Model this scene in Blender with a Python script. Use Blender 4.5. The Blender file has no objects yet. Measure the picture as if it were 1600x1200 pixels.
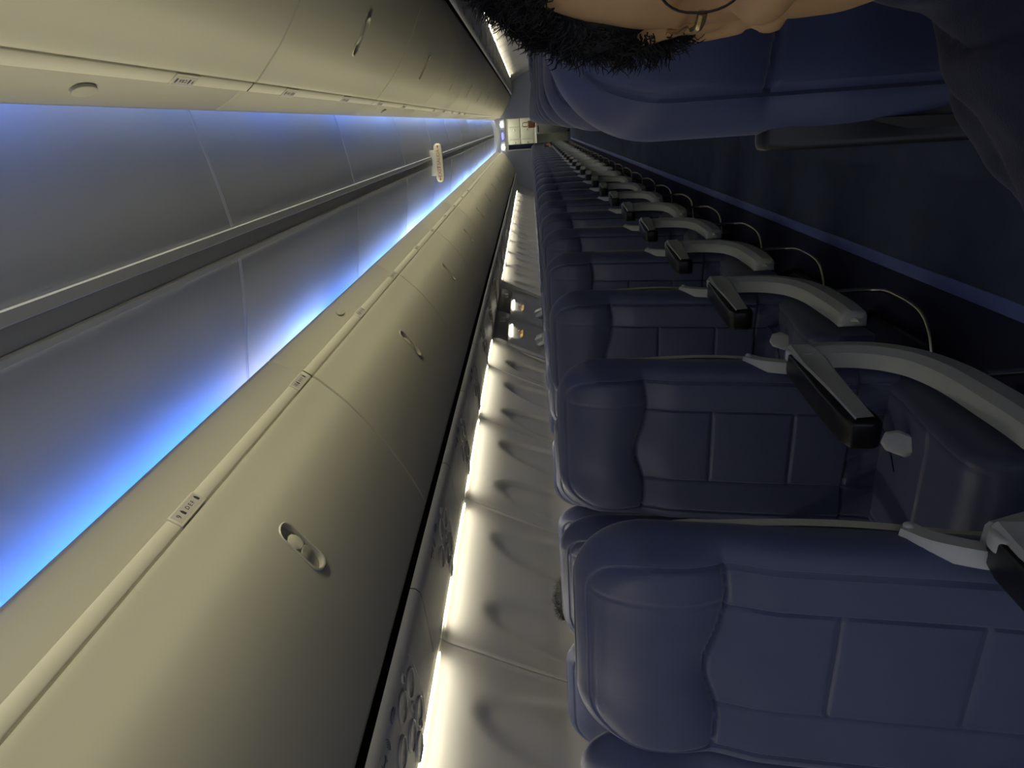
import bpy, bmesh, math, random
from mathutils import Vector, Matrix, noise
random.seed(7)
SC = bpy.context.scene
COL = SC.collection
PI = math.pi

# ------------------------------------------------------------------ materials
def mat(name, color, rough=.5, metal=0., bump=None, emit=None, strength=0., coat=0., mottle=0., spec=.5, sheen=0., trans=0.):
    m = bpy.data.materials.new(name); m.use_nodes = True
    nt = m.node_tree; b = nt.nodes['Principled BSDF']
    b.inputs['Base Color'].default_value = (*color, 1)
    b.inputs['Roughness'].default_value = rough
    b.inputs['Metallic'].default_value = metal
    b.inputs['Specular IOR Level'].default_value = spec
    b.inputs['Coat Weight'].default_value = coat
    b.inputs['Sheen Weight'].default_value = sheen
    b.inputs['Transmission Weight'].default_value = trans
    tc = nt.nodes.new('ShaderNodeTexCoord')
    if emit:
        b.inputs['Emission Color'].default_value = (*emit, 1)
        b.inputs['Emission Strength'].default_value = strength
    if mottle:
        n = nt.nodes.new('ShaderNodeTexNoise'); n.inputs['Scale'].default_value = 9; n.inputs['Detail'].default_value = 4
        nt.links.new(tc.outputs['Object'], n.inputs['Vector'])
        r = nt.nodes.new('ShaderNodeMix'); r.data_type = 'RGBA'
        r.inputs[6].default_value = (*[c*(1-mottle) for c in color], 1)
        r.inputs[7].default_value = (*[min(1, c*(1+mottle)) for c in color], 1)
        nt.links.new(n.outputs['Fac'], r.inputs[0]); nt.links.new(r.outputs[2], b.inputs['Base Color'])
    if bump:
        sc, st, ds = bump
        n = nt.nodes.new('ShaderNodeTexNoise'); n.inputs['Scale'].default_value = sc; n.inputs['Detail'].default_value = 3
        nt.links.new(tc.outputs['Object'], n.inputs['Vector'])
        bp = nt.nodes.new('ShaderNodeBump'); bp.inputs['Strength'].default_value = st; bp.inputs['Distance'].default_value = ds
        nt.links.new(n.outputs['Fac'], bp.inputs['Height']); nt.links.new(bp.outputs['Normal'], b.inputs['Normal'])
    return m

M = dict(
    leather=mat('navy_leather', (.058, .072, .150), .46, bump=(420, .18, .001), mottle=.12, spec=.45, sheen=.22),
    strap=mat('navy_webbing', (.025, .03, .09), .7),
    grey=mat('grey_plastic', (.48, .50, .485), .5, bump=(900, .1, .0005)),
    black=mat('black_rubber', (.008, .008, .010), .34, spec=.45),
    shell=mat('pale_shell_plastic', (.45, .45, .37), .45),
    steel=mat('polished_steel', (.62, .58, .48), .25, metal=1.),
    silver=mat('buckle_metal', (.62, .62, .60), .42, metal=.35),
    bin=mat('cream_bin_plastic', (.53, .51, .42), .42, bump=(700, .06, .0004)),
    rail=mat('cream_rail_plastic', (.60, .575, .475), .4),
    gap=mat('dark_gap', (.012, .011, .010), .8),
    placard=mat('grey_placard', (.48, .45, .42), .5),
    ink=mat('dark_ink', (.03, .03, .03), .6),
    ceil=mat('ceiling_panel', (.67, .67, .645), .5),
    ceilrail=mat('ceiling_rail', (.66, .66, .62), .45),
    slot=mat('ceiling_slot', (.62, .62, .60), .5),
    wall=mat('sidewall_panel', (.72, .705, .64), .45),
    shade=mat('window_shade', (.60, .59, .55), .5),
    psu=mat('service_panel_plastic', (.55, .54, .50), .4),
    psudark=mat('grey_lens', (.30, .30, .28), .35),
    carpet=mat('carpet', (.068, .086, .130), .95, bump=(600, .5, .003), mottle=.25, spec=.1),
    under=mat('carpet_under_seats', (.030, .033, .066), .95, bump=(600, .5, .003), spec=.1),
    stripe=mat('blue_track_cover', (.11, .15, .40), .45, mottle=.25),
    bulk=mat('bulkhead_laminate', (.56, .60, .68), .45),
    frame=mat('white_frame', (.66, .66, .62), .4),
    galley=mat('galley_laminate', (.33, .34, .26), .45),
    cart=mat('cart_aluminium', (.34, .35, .31), .45, metal=.3),
    brown=mat('tan_leather', (.22, .10, .045), .55),
    curtain=mat('navy_curtain', (.03, .035, .10), .8),
    exitred=mat('red_lettering', (.52, .10, .04), .5),
    signface=mat('cream_sign', (.78, .74, .55), .4),
    signlit=mat('lit_exit_sign', (.9, .9, .8), .4, emit=(1, .93, .78), strength=4),
    yellow=mat('yellow_placard', (.62, .46, .10), .5),
    header=mat('header_grey', (.20, .20, .19), .5),
    wash=mat('sidewall_lamp', (1, .95, .8), .4, emit=(1, .94, .80), strength=20),
    spot=mat('spot_lamp', (1, .95, .8), .4, emit=(1, .95, .84), strength=14),
    bluelamp=mat('blue_lamp', (.2, .3, 1), .4, emit=(.30, .28, 1), strength=.9),
    skin=mat('skin', (.50, .30, .125), .55, bump=(240, .12, .0006), mottle=.08),
    skinpale=mat('skin_pale', (.52, .30, .20), .55),
    hair=mat('black_hair', (.010, .010, .010), .62, spec=.3),
    hairbrown=mat('brown_hair', (.06, .028, .012), .5),
    fleece=mat('navy_fleece', (.028, .029, .052), .95, bump=(700, .5, .0015), sheen=.15, spec=.1, mottle=.35),
    darkcloth=mat('dark_clothing', (.02, .02, .025), .9),
    trousers=mat('dark_trousers', (.025, .027, .035), .9),
    gold=mat('gold_temple', (.70, .52, .25), .28, metal=1.),
    rim=mat('dark_rim', (.03, .02, .018), .35, metal=.6),
    lens=mat('spectacle_lens', (1, .97, .97), .02, trans=1.),
    eye=mat('eye_white', (.75, .72, .68), .2), iris=mat('iris', (.05, .025, .01), .15),
    lip=mat('lips', (.32, .13, .09), .5),
)
for _n in ('lens',):
    M[_n].node_tree.nodes['Principled BSDF'].inputs['IOR'].default_value = 1.02

# ------------------------------------------------------------------ mesh helpers
class MB:
    def __init__(s): s.v = []; s.f = []; s.mi = []; s.cur = 0
    def add(s, vs, fs):
        o = len(s.v); s.v += [tuple(p) for p in vs]; s.f += [tuple(i+o for i in f) for f in fs]
        s.mi += [s.cur]*len(fs); return s
    def grid(s, rows, cu=False, cv=False, flip=False):
        n = len(rows); k = len(rows[0]); fs = []
        for i in range(n if cv else n-1):
            for j in range(k if cu else k-1):
                a, b, c, d = i*k+j, i*k+(j+1) % k, ((i+1) % n)*k+(j+1) % k, ((i+1) % n)*k+j
                fs.append((a, d, c, b) if flip else (a, b, c, d))
        return s.add([p for r in rows for p in r], fs)
    def tube(s, pts, r, n=8, caps=True):
        pts = [Vector(p) for p in pts]; m = len(pts); rows = []; up = None
        for i, p in enumerate(pts):
            t = (pts[min(i+1, m-1)]-pts[max(i-1, 0)]).normalized()
            if up is None: up = t.orthogonal().normalized()
            up = (up-t*up.dot(t)).normalized(); w = t.cross(up)
            rr = r[i] if isinstance(r, (list, tuple)) else r
            rows.append([p+(up*math.cos(2*PI*j/n)+w*math.sin(2*PI*j/n))*rr for j in range(n)])
        s.grid(rows, cu=True)
        if caps:
            o = len(s.v); s.f += [tuple(range(o-m*n, o-m*n+n))[::-1], tuple(range(o-n, o))]; s.mi += [s.cur]*2
        return s
    def prism(s, poly, fn, t0, t1, bev=0., seg=2):
        """poly: 2-D outline; fn(a,b,t)->xyz; extruded t0..t1 and bevelled"""
        bm = bmesh.new()
        A = [bm.verts.new(fn(a, b, t0)) for a, b in poly]; B = [bm.verts.new(fn(a, b, t1)) for a, b in poly]
        n = len(poly); bm.faces.new(A[::-1]); bm.faces.new(B)
        for i in range(n): bm.faces.new((A[i], A[(i+1) % n], B[(i+1) % n], B[i]))
        bmesh.ops.recalc_face_normals(bm, faces=bm.faces)
        if bev:
            ed = [e for e in bm.edges if len(e.link_faces) == 2 and e.calc_face_angle(0) > .5]
            bmesh.ops.bevel(bm, geom=ed, offset=bev, segments=seg, profile=.5, affect='EDGES', clamp_overlap=True)
        return s.bm(bm)
    def box(s, c, d, bev=0., seg=2, rot=None):
        bm = bmesh.new(); bmesh.ops.create_cube(bm, size=1)
        for v in bm.verts: v.co = Vector((v.co.x*d[0], v.co.y*d[1], v.co.z*d[2]))
        if bev: bmesh.ops.bevel(bm, geom=list(bm.edges), offset=bev, segments=seg, profile=.5, affect='EDGES', clamp_overlap=True)
        for v in bm.verts:
            if rot is not None: v.co = rot @ v.co
            v.co += Vector(c)
        return s.bm(bm)
    def ball(s, c, r, n=16, m=12):
        r = r if isinstance(r, (tuple, list)) else (r, r, r); rows = []
        for i in range(m+1):
            a = PI*(.004+.992*i/m)
            rows.append([(c[0]+r[0]*math.sin(a)*math.cos(2*PI*j/n), c[1]+r[1]*math.sin(a)*math.sin(2*PI*j/n), c[2]+r[2]*math.cos(a)) for j in range(n)])
        s.grid(rows, cu=True, flip=True)
        o = len(s.v); s.f += [tuple(range(o-n, o))[::-1], tuple(range(o-(m+1)*n, o-m*n))]; s.mi += [s.cur]*2
        return s
    def bm(s, bm):
        bm.verts.index_update(); s.add([v.co.copy() for v in bm.verts], [[v.index for v in f.verts] for f in bm.faces]); bm.free(); return s
    def mirror(s): s.v = [(-x, y, z) for x, y, z in s.v]; s.f = [f[::-1] for f in s.f]; return s
    def mesh(s, name, mats, smooth=True, recalc=False):
        me = bpy.data.meshes.new(name); me.from_pydata(s.v, [], s.f); me.update()
        for m in (mats if isinstance(mats, (list, tuple)) else [mats]): me.materials.append(m)
        me.polygons.foreach_set('material_index', s.mi)
        if recalc:
            b = bmesh.new(); b.from_mesh(me); bmesh.ops.recalc_face_normals(b, faces=b.faces); b.to_mesh(me); b.free()
        if smooth:
            me.polygons.foreach_set('use_smooth', [True]*len(me.polygons))
            if hasattr(me, 'set_sharp_from_angle'): me.set_sharp_from_angle(angle=math.radians(38))
        return me

def obj(name, me, parent=None, mats=None, loc=(0, 0, 0), rot=None, smooth=True, recalc=False):
    if isinstance(me, MB): me = me.mesh(name, mats, smooth, recalc)
    o = bpy.data.objects.new(name, me); COL.objects.link(o); o.location = loc
    if rot is not None: o.rotation_euler = rot
    if parent is not None: o.parent = parent
    return o
def tag(o, label, cat, group=None):
    o['label'] = label; o['category'] = cat
    if group: o['group'] = group
    return o
def empty(name, loc, label, cat, group=None, rotz=0):
    o = bpy.data.objects.new(name, None); COL.objects.link(o); o.location = loc; o.rotation_euler = (0, 0, rotz)
    o.empty_display_size = .05
    return tag(o, label, cat, group)
def struct(name, mb, mats, smooth=True):
    o = obj(name, mb, None, mats, smooth=smooth); o['kind'] = 'structure'; return o
def dup(root, loc, label, group=None):
    r = root.copy(); COL.objects.link(r); r.location = loc; r['label'] = label
    if group: r['group'] = group
    for ch in list(root.children):
        c = ch.copy(); COL.objects.link(c); c.parent = r
        for g in ch.children:
            d = g.copy(); COL.objects.link(d); d.parent = c
    return r
def text_obj(txt, size, parent, m, mtx, extrude=.0004, name='lettering', sx=1.):
    cu = bpy.data.curves.new(name, 'FONT'); cu.body = txt; cu.size = size; cu.align_x = 'CENTER'; cu.align_y = 'CENTER'; cu.extrude = extrude
    o = bpy.data.objects.new(name, cu)
    COL.objects.link(o)
    bpy.context.view_layer.update()
    dg = bpy.context.evaluated_depsgraph_get()
    me = bpy.data.meshes.new_from_object(o.evaluated_get(dg)); bpy.data.objects.remove(o)
    me.transform(mtx @ Matrix.Diagonal((sx, 1, 1, 1))); me.materials.clear(); me.materials.append(m)
    return obj(name, me, parent)
def text_mesh(txt, size, mtx, extrude=.0004):
    cu = bpy.data.curves.new('t', 'FONT'); cu.body = txt; cu.size = size; cu.align_x = 'CENTER'; cu.align_y = 'CENTER'; cu.extrude = extrude
    o = bpy.data.objects.new('t', cu); COL.objects.link(o); bpy.context.view_layer.update()
    dg = bpy.context.evaluated_depsgraph_get(); me = bpy.data.meshes.new_from_object(o.evaluated_get(dg)); bpy.data.objects.remove(o)
    me.transform(mtx); return me
def axes(x, y, n, o):
    return Matrix(((x[0], y[0], n[0], o[0]), (x[1], y[1], n[1], o[1]), (x[2], y[2], n[2], o[2]), (0, 0, 0, 1)))
def spline(pts, n):
    """Catmull-Rom through pts"""
    P = [Vector(p) for p in pts]; P = [P[0]*2-P[1]]+P+[P[-1]*2-P[-2]]; out = []
    for i in range(1, len(P)-2):
        for k in range(n):
            t = k/n; a, b, c, d = P[i-1], P[i], P[i+1], P[i+2]
            out.append(.5*((2*b)+(c-a)*t+(2*a-5*b+4*c-d)*t*t+(3*b-a-3*c+d)*t**3))
    out.append(P[-2]); return out
def evaluated(o):
    bpy.context.view_layer.update()
    dg = bpy.context.evaluated_depsgraph_get(); me = bpy.data.meshes.new_from_object(o.evaluated_get(dg)); return me

# ------------------------------------------------------------------ cabin dimensions
Y0, YE = -1.3, 21.4          # start of the modelled cabin, aft bulkhead
PITCH, YP = .771, .756       # seat pitch, first row's armrest pivot
NROW = 26
SX = [.53, 1.02, 1.51]       # seat centres from the aisle middle
def smooth(a, b, t):
    t = min(1, max(0, (t-a)/(b-a))); return t*t*(3-2*t)

# ---- floor
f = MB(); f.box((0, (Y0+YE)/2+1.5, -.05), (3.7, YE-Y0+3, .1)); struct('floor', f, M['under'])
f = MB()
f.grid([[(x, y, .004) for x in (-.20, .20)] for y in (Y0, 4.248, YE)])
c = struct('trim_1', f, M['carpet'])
f = MB(); f.box((0, 4.252, .0045), (.40, .006, .003)); struct('trim_2', f, mat('carpet_seam', (.05, .06, .08), .8))
for k, sx in ((3, -1), (4, 1)):
    f = MB(); f.box((sx*.2225, (Y0+YE)/2, .004), (.045, YE-Y0, .008), .003); struct('trim_%d' % k, f, M['stripe'])

# ---- ceiling: shallow dish panels rising to both coves, with crosswise joints
ceil_prof = [(-.80, 2.33), (-.78, 2.40), (-.72, 2.435), (-.6, 2.432), (-.5, 2.42), (-.4, 2.402), (-.28, 2.379), (-.16, 2.361), (-.06, 2.350),
             (.06, 2.350), (.16, 2.361), (.28, 2.379), (.4, 2.402), (.5, 2.42), (.6, 2.432), (.72, 2.435), (.78, 2.40), (.80, 2.33)]
CJ = [2.27+1.71*i for i in range(-2, 12)]
ys = [Y0]
for j in CJ:
    if Y0 < j < YE-.1: ys += [j-.010, j-.0075, j-.0035, j-.0012, j+.0012, j+.0035, j+.0075, j+.010]
ys.append(YE)
def joint(y):
    for j in CJ:
        d = abs(y-j)
        if d < .002: return .004
        if d < .005: return -.004
        if d < .0085: return -.003
    return 0
f = MB(); f.grid([[(x, y, z+joint(y)) for x, z in ceil_prof] for y in ys]); struct('ceiling', f, M['ceil'])
# centre spine: rail, slot, rail
f = MB()
for pr in ([(.058, 2.349), (.056, 2.339), (.030, 2.336), (.026, 2.341), (.026, 2.36)], [(-.026, 2.352), (-.026, 2.344), (-.030, 2.338), (-.046, 2.340), (-.048, 2.350)]):
    f.grid([[(x, y, z) for x, z in pr] for y in (Y0, YE)], flip=True)
struct('trim_5', f, M['ceilrail'])
f = MB(); f.grid([[(x, y, 2.3465) for x in (-.0235, .0235)] for y in (Y0, YE)]); struct('trim_6', f, M['slot'])

# ---- side walls with window alcoves
wall_prof = spline([(1.48, 1.80, 0), (1.505, 1.735, 0), (1.532, 1.695, 0), (1.58, 1.595, 0), (1.645, 1.47, 0), (1.70, 1.355, 0), (1.755, 1.22, 0), (1.785, 1.05, 0), (1.79, .85, 0), (1.785, .5, 0), (1.75, .0, 0)], 6)
WJ = [1.92+1.017*i for i in range(-4, 20)]
def wpos(z):
    for a, b in zip(wall_prof, wall_prof[1:]):
        if a.y >= z >= b.y: return a.x+(b.x-a.x)*(a.y-z)/max(1e-6, a.y-b.y)
    return wall_prof[-1].x
WIN = [j+d for j in WJ for d in (.254, .763)]
def alcove(y, z):
    if z < .7: return 0
    for w in WIN:
        d = abs(y-w)
        if d < .22:
            r = math.sqrt((d/.168)**2+((z-1.13)/(.46 if z > 1.13 else .40))**2)
            return (.011+.010*smooth(2.6, 5, y))*(1-smooth(.84, 1.04, r))
    return 0
EX = (5.64, 7.58)
def build_wall(s):
    f = MB(); rows = []
    zz = [p.y for p in wall_prof if p.y > 1.62]+[1.62-.011*i for i in range(0, 84)]+[.66, .5, .3, .0]
    y = Y0; ylist = []
    while y < YE:
        ylist.append(y); y += .016 if y < 8 else .03
    for j in WJ:
        ylist += [j-.008, j-.004, j, j+.004, j+.008]
    ylist = sorted(q for q in ylist if Y0 <= q <= YE)+[YE]
    for y in ylist:
        g = min(abs(y-j) for j in WJ)
        dj = .006 if g < .003 else (-.003 if g < .0095 else 0)
        r = []
        for z in zz:
            a = 0 if EX[0] < y < EX[1] else alcove(y, z)
            r.append((s*(wpos(z)+a+dj), y, z))
        rows.append(r)
    f.grid(rows, flip=(s > 0))
    return struct('wall_left' if s < 0 else 'wall_right', f, M['wall'])
build_wall(-1); build_wall(1)

# windows with lowered shades
def window_mesh(s):
    f = MB(); n = 40
    def ring(w, h, dx, z0=1.06):
        out = []
        for i in range(n):
            a = 2*PI*i/n; ca, sa = math.cos(a), math.sin(a)
            yy = w*math.copysign(abs(ca)**.62, ca); z = z0+h*math.copysign(abs(sa)**.62, sa)
            out.append((s*(wpos(z)+.030-dx), yy, z))
        return out
    f.cur = 0; f.grid([ring(.150, .205, .0), ring(.148, .203, .008), ring(.142, .196, .011), ring(.136, .190, .008), ring(.130, .184, -.006)], cu=True, flip=(s < 0))
    f.cur = 1; f.grid([ring(.130, .184, -.004), ring(.06, .08, -.004), ring(.002, .002, -.004)], cu=True, flip=(s < 0))
    return f.mesh('window', [M['frame'], M['shade']])
WM = {-1: window_mesh(-1), 1: window_mesh(1)}
wi = 0
for s in (-1, 1):
    for w in WIN:
        if w < .6 or w > YE-.4 or EX[0]-.1 < w < EX[1]+.1: continue
        if s > 0 and w < 3: continue
        wi += 1
        o = obj('window_%d' % wi, WM[s], None, loc=(0, w, 0)); o['kind'] = 'structure'

# ------------------------------------------------------------------ overhead bins
BJ0, BL = .49, 1.757
door_pts = [(.508, 2.158), (.518, 2.145), (.545, 2.118), (.62, 2.047), (.72, 1.974), (.82, 1.913), (.955, 1.845), (1.06, 1.803), (1.10, 1.796), (1.115, 1.805)]
door_curve = [(p.x, p.y) for p in spline([(a, b, 0) for a, b in door_pts], 5)]
def facept(x):
    for (a, b), (c, d) in zip(door_curve, door_curve[1:]):
        if a <= x <= c:
            t = (x-a)/(c-a); n = Vector((b-d, 0, c-a)).normalized(); return b+(d-b)*t, (c-a, d-b)
def make_door(s, latch_y):
    """hollow door shell with a pill-shaped latch recess cut into it"""
    g = .004
    f = MB(); inner = []
    m = len(door_curve)
    for i, (x, z) in enumerate(door_curve):
        a = door_curve[max(0, i-1)]; b = door_curve[min(m-1, i+1)]
        t = Vector((b[0]-a[0], b[1]-a[1])).normalized(); inner.append((x-t.y*.03, z+t.x*.03))
    loop = door_curve+inner[::-1]
    rows = [[(s*x, y, z) for x, z in loop] for y in (g, g+.004, BL/3, 2*BL/3, BL-g-.004, BL-g)]
    rows[0] = [(s*x, g, z) for x, z in [(a[0]*.8+b[0]*.2, a[1]*.8+b[1]*.2) for a, b in zip(door_curve, inner)]+inner[::-1]]
    rows[-1] = [(p[0], BL-g, p[2]) for p in rows[0]]
    f.grid(rows, cu=True)
    n = len(loop)
    f.add(rows[0], [(i, i+1, n-2-i, n-1-i) for i in range(m-1)])
    f.add(rows[-1], [(n-1-i, n-2-i, i+1, i) for i in range(m-1)])
    bm = bmesh.new(); tmp = f.mesh('d', M['bin']); bm.from_mesh(tmp)
    bmesh.ops.remove_doubles(bm, verts=bm.verts, dist=1e-5); bmesh.ops.recalc_face_normals(bm, faces=bm.faces); bm.to_mesh(tmp); bm.free()
    tmp.materials.clear(); tmp.materials.append(M['bin'])
    o = obj('d', tmp)
    z0, tg = facept(.715); T = Vector((s*tg[0], 0, tg[1])).normalized(); N = Vector((-tg[1]*-s*-1, 0, 0))
    N = Vector((T.z*s*1., 0, -T.x*s*1.)); N = N if N.z < 0 else -N
    C0 = Vector((s*.715, latch_y, z0))
    def pill(L, W, n=14):
        pts = []
        for i in range(n+1): a = -PI/2+PI*i/n; pts.append((L-W+W*math.cos(a), W*math.sin(a)))
        for i in range(n+1): a = PI/2+PI*i/n; pts.append((-(L-W)+W*math.cos(a), W*math.sin(a)))
        return pts
    fn = lambda a, b, t: C0+T*a+Vector((0, b, 0))+N*t
    cut = obj('c', MB().prism(pill(.082, .030), fn, -.016, .05), None, M['bin'])
    bo = o.modifiers.new('b', 'BOOLEAN'); bo.object = cut; bo.operation = 'DIFFERENCE'; bo.solver = 'EXACT'
    me = evaluated(o); bpy.data.objects.remove(o); bpy.data.objects.remove(cut)
    me.polygons.foreach_set('use_smooth', [True]*len(me.polygons)); me.set_sharp_from_angle(angle=math.radians(35))
    # rim + two round paddles
    L = MB(); rim = pill(.085, .033); rin = pill(.081, .029)
    rows = [[fn(a, b, .001) for a, b in pill(.088, .036)], [fn(a, b, .0045) for a, b in rim], [fn(a, b, .003) for a, b in rin], [fn(a, b, -.010) for a, b in rin]]
    L.grid(rows, cu=True)
    for q, tilt in ((-.022, .35), (.026, -.35)):
        ax = [[fn(q+rr*math.cos(2*PI*i/22), rr*math.sin(2*PI*i/22), h+tilt*rr*math.cos(2*PI*i/22)*.5) for i in range(22)] for rr, h in ((.026, -.014), (.025, -.004), (.023, -.0025), (.001, -.002))]
        L.grid(ax, cu=True)
    L.box(fn(0, 0, -.017), (.05, .05, .002))
    return me, L.mesh('latch', M['bin'], recalc=True)
bins = {}
OFFL = {-1: .97, 1: .80}
rail_pr = [(.53, 2.200), (.489, 2.198), (.4845, 2.194), (.4845, 2.190), (.503, 2.1655), (.507, 2.164), (.53, 2.166)]
val_pr = [(.447, 2.312), (.446, 2.3185), (.443, 2.320), (.436, 2.316), (.434, 2.309), (.440, 2.293), (.455, 2.262), (.474, 2.230), (.494, 2.205), (.51, 2.195), (.53, 2.19)]
def placard(s, y, num):
    """small raised row plate on the rail; returns plate mesh and lettering mesh"""
    a = Vector((s*.4845, 0, 2.193)); b = Vector((s*.504, 0, 2.1655)); up = (a-b).normalized(); n = Vector((-s*up.z*1., 0, 0))
    n = Vector((-s*abs(up.z), 0, -abs(up.x))).normalized()
    mid = (a+b)/2
    yd = Vector((0, 1, 0)) if s < 0 else Vector((0, -1, 0))
    f = MB(); fn = lambda p, q, t: mid+yd*p+up*q+n*t+Vector((0, y, 0))
    f.cur = 0; f.prism([(-.062, -.021), (.062, -.021), (.062, .020), (-.062, .020)], fn, -.004, .005, .003)
    f.cur = 1; f.prism([(-.054, -.013), (.056, -.013), (.056, .016), (-.054, .016)], fn, .004, .0056)
    me = f.mesh('row_placard', [M['rail'], M['placard']])
    L = MB()
    def addtxt(t, size, px, pz):
        m2 = text_mesh(t, size, axes(yd, up, n, fn(px, pz, .0058)), .0003)
        L.add([v.co for v in m2.vertices], [list(p.vertices) for p in m2.polygons]); bpy.data.meshes.remove(m2)
    addtxt(num, .019, -.040, .0)
    if s < 0: addtxt('D E F', .0155, .012, .0)
    else: addtxt('C B A', .0155, .012, .0)
    for q in (-.020, .046):
        L.prism([(q-.004, -.007), (q+.004, -.007), (q+.004, .004), (q, .010), (q-.004, .004)], fn, .0056, .0061)
    return me, L.mesh('lettering', M['ink'], smooth=False)
cap_me = {}
for s in (-1, 1):
    dm, lm = make_door(s, OFFL[s])
    rail = MB().grid([[(s*x, y, z) for x, z in rail_pr] for y in (.004, .007, BL-.007, BL-.004)], flip=(s > 0))
    rm = rail.mesh('front_rail', M['rail'], recalc=False)
    vv = [(q.x, q.y) for q in spline([(a, b, 0) for a, b in val_pr], 3)]
    rows = []
    for y, ins in ((.0, .006), (.004, .002), (.010, 0), (BL-.010, 0), (BL-.004, .002), (BL, .006)):
        rows.append([(s*(x+ins), y, z-ins*.3) for x, z in vv])
    vm = MB().grid(rows, flip=(s > 0)).mesh('valance', M['bin'])
    box = MB(); box.grid([[(s*x, y, z) for x, z in ((.80, 2.308), (.447, 2.312), (.50, 2.24), (.54, 2.20), (.545, 2.16), (.60, 2.10), (1.0, 1.86), (1.13, 1.84), (1.5, 1.84), (1.5, 2.1))] for y in (0, BL)], flip=(s > 0))
    bmh = box.mesh('bin_body', M['gap'], smooth=False)  # near-black; its hidden top is darkened so cove light doesn't bounce up
    # oval blanking cap on the valance
    cp = MB(); ca = Vector((s*.462, 0, 2.249)); tv = Vector((s*.5, 0, -.85)).normalized(); nv = Vector((-s*.85, 0, -.5)).normalized()
    fn = lambda a, b, t: ca+tv*a+Vector((0, b, 0))+nv*t
    el = [(.019*math.cos(2*PI*i/28), .042*math.copysign(abs(math.sin(2*PI*i/28))**.8, math.sin(2*PI*i/28))) for i in range(28)]
    cp.prism(el, fn, -.006, .007, .003); cap_me[s] = cp.mesh('oval_cap', M['bin'])
    nb = int((YE-BJ0)/BL)+2
    for i in range(-1, nb-1):
        y = BJ0+BL*i
        if y+BL > YE+.4: break
        side = 'starboard' if s < 0 else 'port'
        where = 'left' if s < 0 else 'right'
        far = ('nearest', 'second', 'third', 'fourth', 'fifth', 'sixth', 'seventh', 'eighth', 'ninth', 'tenth', 'eleventh', 'twelfth', 'thirteenth', 'fourteenth')
        nth = far[i] if i >= 0 else 'beside-the-viewer'
        sidew = 'over the empty navy seats' if s < 0 else "on the curly-haired person's side"
        extra = ' with row plate 9' if (s < 0 and i == 0) else ''
        r = empty('overhead_bin', (0, y, 0), 'cream overhead bin%s, %s %s' % (extra, nth, sidew), 'overhead bin', 'closed cream overhead bins')
        obj('bin_body', bmh, r)
        d = obj('door', dm, r)
        obj('latch', lm, d)
        obj('front_rail', rm, r); obj('valance', vm, r)
        if (s < 0 and i % 2 == 1 and i > 0) or (s > 0 and i % 2 == 0):
            pass
        if s < 0: py = [q for q in (.833, 1.668)]
        else: py = [q-y for q in [1.82-.79*2+.79*k for k in range(40)] if y+.07 <= q < y+BL-.07]
        for k, q in enumerate(py):
            num = str(9+i*2+k) if s < 0 else str(7+int(round((q+y-.24)/.79)))
            if s < 0 and i < 0: num = str(7+k)
            if y+q > 10: continue
            pm, lt = placard(s, q, num)
            p = obj('row_placard', pm, r); obj('lettering', lt, p)
        if s < 0 and i == 1: obj('oval_cap', cap_me[s], r, loc=(0, 2.98-y+.0, 0))
        if s > 0 and i == 0: obj('oval_cap', cap_me[s], r, loc=(0, 1.50-y, 0))
        if s > 0 and i == 2: obj('oval_cap', cap_me[s], r, loc=(0, 4.6-y, 0))
# bin support spine closing the space behind bins (structure)
for k, s in ((7, -1), (8, 1)):
    f = MB(); f.grid([[(s*x, y, z) for x, z in ((.79, 2.45), (1.5, 2.1), (1.6, 1.84))] for y in (Y0, YE)], flip=(s > 0)); struct('trim_%d' % k, f, M['gap'])

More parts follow.
